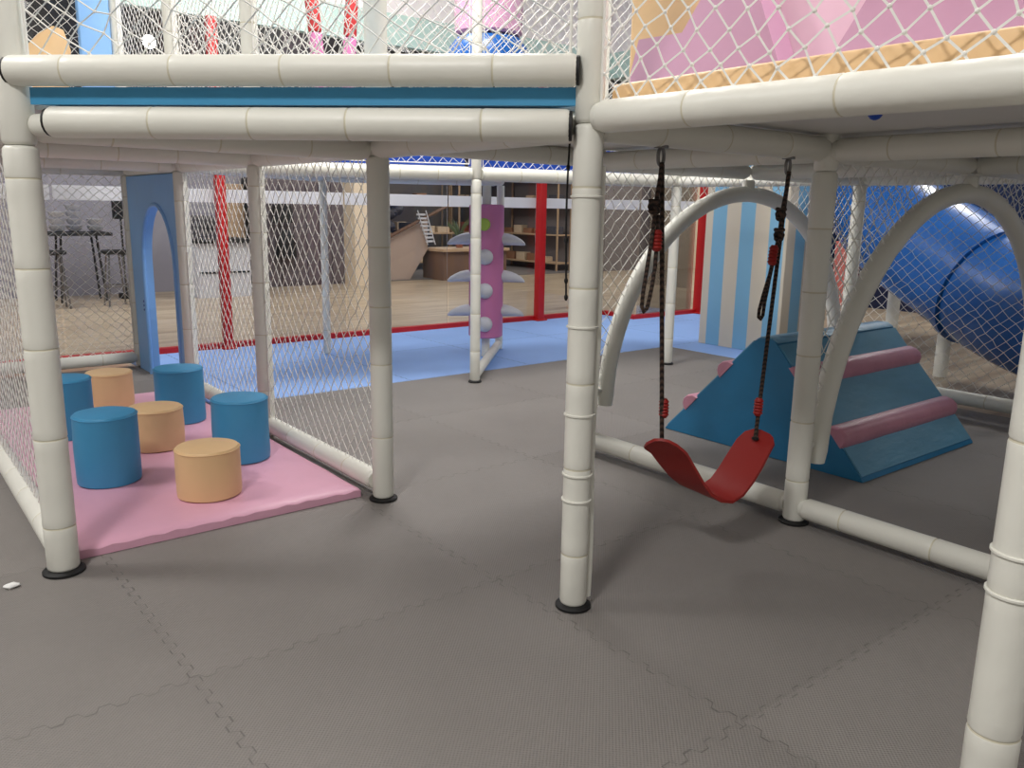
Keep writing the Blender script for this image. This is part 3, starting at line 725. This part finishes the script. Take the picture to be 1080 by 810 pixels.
def drum():
    b = g(2.02, -2.09, 1.487); r = thing('climbing_drum', 'pink drum above a round blue pad on the far upper deck', 'drum', b)
    part(r, 'pole', MB().tube([b, b + Z(1.5)], .04, 14), M['white'])
    part(r, 'round_pad', MB().lathe(b + Z(.72), [(.06, -.02), (.26, 0), (.31, .06), (.31, .20), (.25, .28), (.06, .30)], 28), M['slide'], 'round blue pad')
    part(r, 'drum_body', MB().lathe(b + Z(1.02), [(.05, 0), (.24, .0), (.26, .02), (.27, .5), (.05, .52)], 28), M['mauve'], 'pink padded drum')
drum()
def pole(i, j, tx, lab):
    b = g(i, j, 1.487); r = thing('padded_pole', lab, 'pole', b, 'red and plum padded poles on the far upper deck')
    part(r, 'lower_sleeve', MB().foam(b + Vector((-tx * .0, 0, 0)), b + Vector((tx * .6, -tx * .4, .85)), .045, seams=[]), M['roller_pink'], 'plum lower sleeve')
    part(r, 'upper_sleeve', MB().foam(b + Vector((tx * .6, -tx * .4, .855)), b + Vector((tx, -tx * .7, 1.4)), .045, seams=[]), M['red_pad'], 'red upper sleeve')
pole(.86, -2.05, -.10, 'slanting padded pole, red above plum, left one of the pair at the top'); pole(.98, -2.1, .08, 'slanting padded pole, red above plum, right one of the pair at the top')

# ---------------------------------------------------------------- left corner: doorway, pink mat, stools
def doorway():
    xf = -.022; b = g(0, -2.5); r = thing('arched_doorway', 'sky blue foam doorway panel with a tall arched opening at the back left', 'doorway', b)
    y0, y1 = 2.0 * U + .045, 3.0 * U - .045; th = .062; H = 1.39
    oc, ow, spring = 2.42 * U, .36, .80     # opening centre, half width, spring height
    inner = [(oc - ow, 0)] + [(oc - ow * math.cos(a), spring + .40 * math.sin(a)) for a in (PI * k / 24 for k in range(25))] + [(oc + ow, 0)]
    # outline joined to the opening as a strip of quads
    outer = []
    for (y, z) in inner:
        if z <= spring: outer.append((y0 if y < oc else y1, z))
        else:
            t = (y - oc) / ow
            ang = math.atan2((z - spring) / .40, t)
            c, s = math.cos(ang), math.sin(ang)
            hy = (y1 - oc) if c > 0 else (oc - y0); k = min(hy / max(1e-6, abs(c)), (H - spring) / max(1e-6, s))
            outer.append((oc + c * k, spring + s * k))
    vs, fs, n = [], [], len(inner)
    for x in (xf, xf + th):
        vs += [Vector((x, y, z)) for y, z in inner] + [Vector((x, y, z)) for y, z in outer]
    for k in range(n - 1):
        fs += [(k, k + 1, n + k + 1, n + k), (2 * n + k, 3 * n + k, 3 * n + k + 1, 2 * n + k + 1), (k, 2 * n + k, 2 * n + k + 1, k + 1), (n + k, n + k + 1, 3 * n + k + 1, 3 * n + k)]
    fs += [(0, n, 3 * n, 2 * n), (n - 1, 3 * n - 1, 4 * n - 1, 2 * n - 1)]
    m = MB().add(vs, fs)
    # fill the two top corners
    for yc, yo in ((y0, -1), (y1, 1)):
        pts = [p for p in outer if p[1] > spring and ((p[0] < oc) == (yo < 0))]
        sidez = max([p[1] for p in pts if abs(p[0] - yc) < 1e-4] + [spring]); topy = (min if yo < 0 else max)([p[0] for p in pts if abs(p[1] - H) < 1e-4])
        m.prism([Vector((xf, yc, sidez)), Vector((xf, yc, H)), Vector((xf, topy, H))], (th, 0, 0))
    part(r, 'foam_panel', m, M['door_blue'], sharp=25)
    tm = MB(); tm.tube([Vector((xf, y, z)) for y, z in inner], .014, 10)
    part(r, 'arch_trim', tm, M['door_blue'])
    hn = MB()
    for k in range(3): hn.lathe(Vector((xf - .001, oc + ow + .06, .46 + .03 * k)), [(.008, 0), (.008, .004)], 10, (-1, 0, 0))
    part(r, 'bolt_heads', hn, M['royal'])
doorway()
pm = MB()
nx, ny = 24, 48
xa, xb, ya, yb = -.955 * U, -.045 * U, .07, 2.06 * U
rings = []
def mz(x, y):
    ed = min(x - xa, xb - x, y - ya, yb - y)
    return .046 - .016 * math.exp(-ed / .012) + .004 * noise.noise(Vector((x * 4, y * 4, 0))) + (.004 * math.sin(y * 0 + x * 60) * math.exp(-(y - ya) / .05) if y - ya < .2 else 0)
xs = [xa, xa + .008, xa + .03] + [xa + .03 + (xb - xa - .06) * k / nx for k in range(1, nx)] + [xb - .03, xb - .008, xb]
ys = [ya, ya + .008, ya + .03] + [ya + .03 + (yb - ya - .06) * k / ny for k in range(1, ny)] + [yb - .03, yb - .008, yb]
gv = [Vector((x, y, mz(x, y))) for y in ys for x in xs]; w_ = len(xs)
gf = [(r_ * w_ + c, r_ * w_ + c + 1, (r_ + 1) * w_ + c + 1, (r_ + 1) * w_ + c) for r_ in range(len(ys) - 1) for c in range(w_ - 1)]
rim = [c for c in range(w_)] + [r_ * w_ + w_ - 1 for r_ in range(1, len(ys))] + [(len(ys) - 1) * w_ + c for c in range(w_ - 2, -1, -1)] + [r_ * w_ for r_ in range(len(ys) - 2, 0, -1)]
o_ = len(gv); gv += [Vector((gv[k].x, gv[k].y, .001)) for k in rim]
for k in range(len(rim)):
    q = (k + 1) % len(rim); gf.append((rim[q], rim[k], o_ + k, o_ + q))
pm.add(gv, gf)
solo('play_mat', 'large pink padded mat under the blue and peach stools', 'mat', pm, M['pink_mat'])

def drumseat(i, j, h, m, lab, seed, r=.127):
    b = g(i, j, .046); t = thing('foam_stool', lab, 'stool', b, 'round foam stools on the pink mat')
    rr = random.Random(seed); tilt = rr.uniform(-.01, .01)
    prof = [(r * .90, .0), (r * .985, .006), (r, .03), (r * 1.002, h * .5), (r * .99, h - .014)]
    part(t, 'body', MB().lathe(b, prof, 36).jit(.003, 9), M[m])
    tc_ = part(t, 'top_cushion', MB().lathe(b + Z(h - .014), [(r * .985, 0), (r * .975, .006), (r * .94, .011), (r * .7, .015), (r * .02, .017)], 36).jit(.003, 9), M[m])
    part(tc_, 'seam_piping', MB().tube([b + Vector((r * .993 * math.cos(x), r * .993 * math.sin(x), h - .012)) for x in (2 * PI * k / 36 for k in range(37))], .0024, 6, False).jit(.003, 9), M[m])
drumseat(-.732, -.634, .302, 'blue_seat', 'blue foam stool at the front left of the pink mat, close to the thick post', 1)
drumseat(-.728, -1.354, .304, 'blue_seat', 'blue foam stool half hidden behind the thick left post', 2)
drumseat(-.264, -1.349, .300, 'blue_seat', 'blue foam stool standing nearest the blue arched doorway', 3)
drumseat(-.255, -.628, .298, 'blue_seat', 'blue foam stool at the right of the pink mat, against the net fence', 4)
drumseat(-.495, -.293, .208, 'orange', 'low peach foam stool nearest the front edge of the pink mat', 5)
drumseat(-.473, -.978, .205, 'orange', 'low peach foam stool in the middle, behind the front left blue stool', 6)
drumseat(-.447, -1.839, .205, 'orange', 'low peach foam stool farthest back on the pink mat', 7)

# ---------------------------------------------------------------- winged roller
def roller():
    b = g(2.02, -2.09); r = thing('winged_roller', 'plum upright foam roller with pale wings and knobs on a white pole', 'roller', b)
    part(r, 'pole', MB().tube([b + Z(.005), b + Z(1.39)], .036, 14), M['white'])
    cyl = part(r, 'cylinder', MB().lathe(b + Z(.17), [(.04, 0), (.125, 0), (.14, .012), (.14, 1.06), (.125, 1.072), (.04, 1.072)], 32), M['roller_pink'])
    R = Matrix.Rotation(-ANG, 3, 'Z')
    ex, ey = R @ Vector((1, .06, 0)), R @ Vector((0, -1, 0))
    for k, z in enumerate((.38, .66, .96)):
        for s in (-1, 1):
            c0 = b + Z(z)
            pts = [c0 + ex * s * x + Z(dz) for x, dz in ((.11, .01), (.16, .008), (.20, .003), (.24, -.006), (.28, -.018), (.305, -.030), (.315, -.038))]
            w = MB(); w.tube(pts, [.050, .048, .043, .035, .025, .013, .004], 14, flat=1.4); part(cyl, 'wing', w, M['wing'])
    for k, z in enumerate((.29, .56, .83)):
        part(cyl, 'knob', MB().ball(b + ey * .14 + ex * -.005 + Z(z), .066, 14, 8, (1, 1, .95)), M['wing'])
    part(cyl, 'disc', MB().lathe(b + ey * .135 + ex * -.015 + Z(1.085), [(.05, 0), (.05, .012), (.04, .02)], 20, ey), M['green'], 'lime green disc')
    part(r, 'back_pole', MB().tube([g(2.29, -2.29, .005), g(2.29, -2.29, 1.40)], .033, 14), M['white'])
roller()

# ---------------------------------------------------------------- blue wedge with pink bars
def wedge():
    i0, i1 = 1.57, 2.53; b = g((i0 + i1) / 2, .43); t = thing('climbing_wedge', 'blue triangular climbing block with pink bars in front of the striped booth', 'climbing block', b)
    prof = [(-.06, .003), (-.055, .012), (.405, .585), (.43, .598), (.475, .598), (.50, .585), (.925, .014), (.93, .003)]
    n = 10; rings = []
    for k in range(n + 1):
        i = i0 + (i1 - i0) * k / n
        rings.append([g(i, jj, z) + Z(.003 * noise.noise(Vector((i * 5, jj * 5, z * 9))) if z > .02 else 0) for jj, z in prof])
    part(t, 'body', MB().loft(rings), M['blue_block'], sharp=30)
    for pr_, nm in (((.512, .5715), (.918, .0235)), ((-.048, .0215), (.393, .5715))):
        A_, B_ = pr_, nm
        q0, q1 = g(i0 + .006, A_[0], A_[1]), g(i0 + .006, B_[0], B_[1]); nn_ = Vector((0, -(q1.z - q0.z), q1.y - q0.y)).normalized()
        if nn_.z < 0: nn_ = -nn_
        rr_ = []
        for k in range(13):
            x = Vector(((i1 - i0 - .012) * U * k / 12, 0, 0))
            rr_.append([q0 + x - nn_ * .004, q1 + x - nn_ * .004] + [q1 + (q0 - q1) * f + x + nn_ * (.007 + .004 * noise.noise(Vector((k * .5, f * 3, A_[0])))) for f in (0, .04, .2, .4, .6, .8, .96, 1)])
        part(t, 'slope_sheen', MB().loft(rr_), M['slope'], 'thin lighter blue layer painted as light reflected on the slope', sharp=60)  # added layer, reflected light painted as a paler blue
    part(t, 'ridge_sheen', MB().loft([[g(i, jj, z) for jj, z in ((.400, .586), (.427, .604), (.478, .604), (.508, .582), (.478, .592), (.427, .592))] for i in (i0 + .006, (i0 + i1) / 2, i1 - .006)]), M['slope'], 'thin lighter blue layer painted as light reflected on the ridge')  # same painted reflection along the top
    for jc, lab in ((.795, 'near right'), (.605, 'upper right'), (.265, 'upper left'), (.085, 'lower left')):
        s = 1 if jc > .45 else -1
        if s > 0: zc = .598 * (.93 - jc) / (.93 - .475)
        else: zc = .598 * (jc + .06) / (.43 + .06)
        c = g(0, jc, zc); dj = Vector((0, -s, 0)); sl = math.hypot(.5 * U * .9, .598)
        td = (Vector((0, -s * .545, -.598))).normalized(); nd = Vector((0, -s * .598, .545)).normalized()
        pr = [(-.075, -.003), (-.06, .022), (-.02, .052), (.025, .058), (.05, .046), (.06, .02), (.062, -.003)]
        pr = [(-.07, -.004), (-.05, .03), (-.015, .054), (.02, .058), (.045, .044), (.06, .02), (.064, -.004)]
        base = [c + td * a + nd * q for a, q in pr]
        rg = []
        L = (i1 - i0) * U
        for x, k in ((-.004, .82), (.004, .96), (.02, 1), (L - .02, 1), (L - .004, .96), (L + .004, .82)):
            cen = c + nd * .02
            rg.append([cen + (p - cen) * k + Vector((i0 * U + x, 0, 0)) for p in base])
        part(t, 'foot_bar', MB().loft(rg), M['bar_pink'], 'dusty pink foam foot bar')
    return t
wedge()

# striped booth
def booth():
    b = g(4.25, -1.3); t = thing('striped_booth', 'tall booth covered in blue and cream vertical stripes behind the hoop', 'booth', b)
    part(t, 'body', MB().rbox(g(3.80, -.95, .002), g(4.18, -1.67, 1.98), .008), M['stripe'])
    part(t, 'roof_edge', MB().rbox(g(3.78, -.93, 1.98), g(4.20, -1.69, 2.04), .012), M['wall_white'])
booth()

# blue tube slide
def slide():
    base = g(4.4, .2); t = thing('tube_slide', 'big blue tube slide behind the net at the right', 'slide', base)
    ctl = [g(6.1, -.85, 2.15), g(5.4, -.80, 1.85), g(4.75, -.72, 1.56), g(4.40, -.60, 1.32), g(4.25, -.36, 1.09), g(4.12, -.02, .90), g(3.97, .36, .70), g(3.84, .72, .56), g(3.74, 1.2, .47), g(3.72, 2.0, .45)]
    def cr(P, t):
        k = min(int(t), len(P) - 2); f = t - k; p = [P[max(0, min(len(P) - 1, k + q))] for q in (-1, 0, 1, 2)]
        return .5 * ((2 * p[1]) + (p[2] - p[0]) * f + (2 * p[0] - 5 * p[1] + 4 * p[2] - p[3]) * f * f + (3 * p[1] - p[0] - 3 * p[2] + p[3]) * f ** 3)
    N = 60; path = [cr(ctl, k * (len(ctl) - 1) / N) for k in range(N + 1)]
    cuts = [(0, 19), (20, 39), (40, 60)]
    for a, z in cuts:
        seg = path[a:z + 1]
        part(t, 'tube_section', MB().tube(seg, .43, 40, False), M['slide'])
    for k in (20, 40):
        part(t, 'flange', MB().tube([path[k - 1], path[k - 1] + (path[k] - path[k - 1]) * .9], .455, 40), M['slide'])
    for i, j in ((4.52, -.5), (4.14, .05)):
        z = min(path, key=lambda p: (p.xy - g(i, j).xy).length).z - .36
        part(t, 'support_leg', MB().tube([g(i, j, -.024), g(i, j, z)], .052, 16), M['white'])
slide()

# ---------------------------------------------------------------- swing
def swing():
    b = g(1 - 1 + .52, 1); b = Vector((.53 * U, -U, 1.40))
    def w(s, z, d=0): return Vector((s * U, -U + d, z))
    # hangs from the crossbar between (0,1) and (1,1); s runs along it
    t = thing('swing', 'red belt swing hanging on brown ropes in the right front', 'swing', b)
    tw = -.2; cs = .53
    L = [(0.315, 0.457), (0.3253, 0.453), (0.3361, 0.447), (0.3541, 0.433), (0.3811, 0.408), (0.4126, 0.358), (0.4486, 0.304), (0.4846, 0.262), (0.5251, 0.236), (0.5656, 0.23), (0.6016, 0.248), (0.6331, 0.288), (0.6646, 0.34), (0.6916, 0.388), (0.7141, 0.414), (0.7294, 0.427), (0.7366, 0.43)]
    n = len(L); wd = [.020, .038, .056, .070, .077, .080, .081, .081, .081, .081, .081, .081, .080, .076, .068, .046, .022]
    wv = Vector((-tw, 1, 0)).normalized()
    rings = []
    for k, (s, z) in enumerate(L):
        a = L[max(0, k - 1)]; c = L[min(n - 1, k + 1)]
        tx, tz = (c[0] - a[0]) * U, c[1] - a[1]; q = math.hypot(tx, tz); h = .005
        P = w(s, z, (s - cs) * U * tw); N = Vector((-tz / q, -tz / q * tw, tx / q)); T_ = N.cross(wv); f_ = k / (n - 1); ra = math.radians(-34 * max(0, 1 - f_ * 1.8) + 8 * f_)
        W = (wv * math.cos(ra) + N * math.sin(ra)); N = (N * math.cos(ra) - wv * math.sin(ra)) * h; W = W * wd[k]
        rings.append([P + N - W, P + N + W, P - N + W, P - N - W])
    seat = part(t, 'seat', MB().loft(rings), M['red_seat'], sharp=50)
    for side, (hs, hz, ks, kz, es, ez, ss, sz_) in enumerate(((.25, 1.402, .235, 1.223, .355, .440, .350, .572), (.80, 1.402, .783, 1.206, .697, .412, .706, .532))):
        d0 = (es - cs) * U * tw
        hk = MB(); c = w(hs, hz)
        hk.tube([c + Vector((0, 0, .012)), c + Vector((0, 0, -.008))], .022, 14)
        hk.tube([c + Vector((.013 * math.cos(x), 0, -.032 + .026 * math.sin(x))) for x in (2 * PI * q / 16 for q in range(17))], .0055, 8, False)
        part(t, 'hook', hk, M['steel'], 'steel eye hook')
        main = MB(); p0, p1 = w(hs + .006, hz - .055), w(es, ez + .004, d0)
        main.tube([p0 + (p1 - p0) * (k / 20) for k in range(21)], .0074, 8)
        rp_ = part(t, 'rope', main, M['rope'])
        st = MB(); st.tube([w(hs - .004, hz - .05, -.01), w(hs - .008, hz - .10, -.01), w(ks, kz + .01, -.005)] + ([w(ks - .003, 1.137, -.004)] if side else []), .0070, 8)
        part(t, 'short_rope', st, M['rope'])
        for kz_ in ((kz,) if side == 0 else (kz, 1.135)):
            kn = MB(); c_ = w(ks, kz_, 0); pp = []
            for q in range(41):
                x = 2 * PI * q / 40 * 3
                pp.append(c_ + Vector(((.012 + .005 * math.cos(x * 1.34)) * math.cos(x), (.010 + .004 * math.sin(x * .7)) * math.sin(x), .017 * math.sin(x * .66 + .4))))
            kn.tube(pp, .0078, 8); part(rp_, 'knot', kn, M['rope'])
        if side == 0: lp = [(.228, 1.205), (.222, 1.14), (.21, 1.05), (.198, .965), (.196, .925), (.204, .907), (.216, .918), (.228, .97), (.238, 1.04), (.24, 1.10), (.24, 1.20)]; ad = (.24, 1.155, 1.09)
        else: lp = [(.765, 1.115), (.752, 1.07), (.738, 1.0), (.715, .93), (.70, .875), (.700, .850), (.710, .842), (.720, .855), (.724, .90), (.738, .98), (.752, 1.05), (.776, 1.125)]; ad = (.750, 1.10, 1.03)
        part(t, 'rope_loop', MB().tube([w(s, z, -.012) for s, z in lp], .0062, 8), M['rope'])
        def stopper(s, za, zb, d, tilt=0):
            m_ = MB(); N_ = 12
            m_.tube([w(s - tilt * k / N_, za + (zb - za) * k / N_, d) for k in range(N_ + 1)], [.010] + [.0155 + .002 * math.cos(k * PI) for k in range(1, N_)] + [.010], 14)
            return m_
        part(t, 'adjuster', stopper(*ad, -.012, .006 if side else 0), M['red_seat'], 'red plastic rope adjuster')
        part(t, 'adjuster', stopper(ss, sz_ + .03, sz_ - .035, d0 * .9, -.002 if side == 0 else .002), M['red_seat'], 'red plastic rope adjuster')
        gm = MB(); gm.lathe(w(es, ez - .002, d0), [(.010, 0), (.013, .002), (.013, .008), (.010, .010)], 14); part(seat, 'grommet', gm, M['black'])
swing()

# hanging black cord beside the middle post
def cord():
    r = thing('knotted_rope', 'thin black knotted cord hanging left of the middle post', 'cord', g(.032, .9, 1.42))
    pts = [g(.032 + .004 * math.sin(z * 9), .9, z) for z in [1.42 - .04 * k for k in range(13)]]
    part(r, 'cord', MB().tube(pts, .0032, 6), M['black'])
    for z in (1.33, 1.12, 1.0, .95):
        m = MB(); m.ball(g(.032 + .004 * math.sin(z * 9), .9, z), .0062, 8, 5, (1, 1, 1.6))
        part(r, 'knot', m, M['black'])
cord()
solo('paper_scrap', 'scrap of crumpled white paper on the gray floor at the far left', 'paper', MB().ball(g(-1.13, .03, .008), .016, 10, 6, (1.5, 1, .5)).jit(.006, 60), M['paper'])

# ---------------------------------------------------------------- light
def area(name, loc, size, power, col=(1, .982, .955), sy=None):
    d = bpy.data.lights.new(name, 'AREA'); d.size = size; d.energy = power; d.color = col
    if sy: d.shape = 'RECTANGLE'; d.size_y = sy
    o = bpy.data.objects.new(name, d); C.objects.link(o); o.location = GRID @ Vector(loc); o.rotation_euler = (0, 0, ANG)
    return o
area('hall_area_light', g(-2.6, 2.2, 4.15), .7, 158)
area('hall_area_light', g(-2.6, -1.2, 4.15), .8, 105)
area('hall_area_light', g(.5, 3.6, 4.15), .8, 22)
area('hall_area_light', g(1.0, -1.0, 4.15), .9, 105)
area('hall_area_light', g(6.3, -.9, 4.15), 1.4, 120)
area('hall_area_light', g(1.2, 1.4, 4.15), 1.0, 66)
area('hall_area_light', g(5.6, 2.4, 4.15), 1.2, 55)  # unseen light added to brighten the slide and wedge slope
area('hall_area_light', g(.9, -2.6, 4.15), .9, 62)  # unseen light added to lift the mint fascia and blue mats
area('mall_panel_light', g(-.5, -5.6, 4.15), 2.2, 165)
area('mall_panel_light', g(3.5, -5.6, 4.15), 2.2, 130)
area('mall_panel_light', g(8.0, -5.6, 4.15), 2.2, 130)
area('mall_panel_light', g(12.0, -5.6, 4.15), 2.2, 100)
area('shop_panel_light', g(6.4, -9.0, 2.27), 1.4, 26)
w = bpy.data.worlds.new('World'); sc.world = w; w.use_nodes = True
w.node_tree.nodes['Background'].inputs[0].default_value = (1, .985, .96, 1); w.node_tree.nodes['Background'].inputs[1].default_value = .34

# ---------------------------------------------------------------- camera
cam = bpy.data.cameras.new('camera'); co = bpy.data.objects.new('camera', cam); C.objects.link(co)
cam.sensor_width = 36; cam.sensor_fit = 'HORIZONTAL'; cam.lens = 36 * 869.262 / 1080; cam.clip_start = .02
pt, ro = math.radians(11.9853), math.radians(.9434)
fw = Vector((0, math.cos(pt), -math.sin(pt))); up = Vector((0, math.sin(pt), math.cos(pt))); rt = Vector((1, 0, 0))
rt2 = math.cos(ro) * rt + math.sin(ro) * up; up2 = -math.sin(ro) * rt + math.cos(ro) * up
R = Matrix((rt2, up2, -fw)).transposed().to_4x4()
co.matrix_world = Matrix.Translation((0, 0, 1.20886)) @ R
sc.camera = co
for o in bpy.data.objects:
    if '_b' in o: del o['_b']
vs_ = sc.view_settings
vs_.view_transform = 'Standard'; vs_.look = 'None'; vs_.exposure = -0.12; vs_.gamma = 1; vs_.use_curve_mapping = False
sc.cycles.use_denoising = True
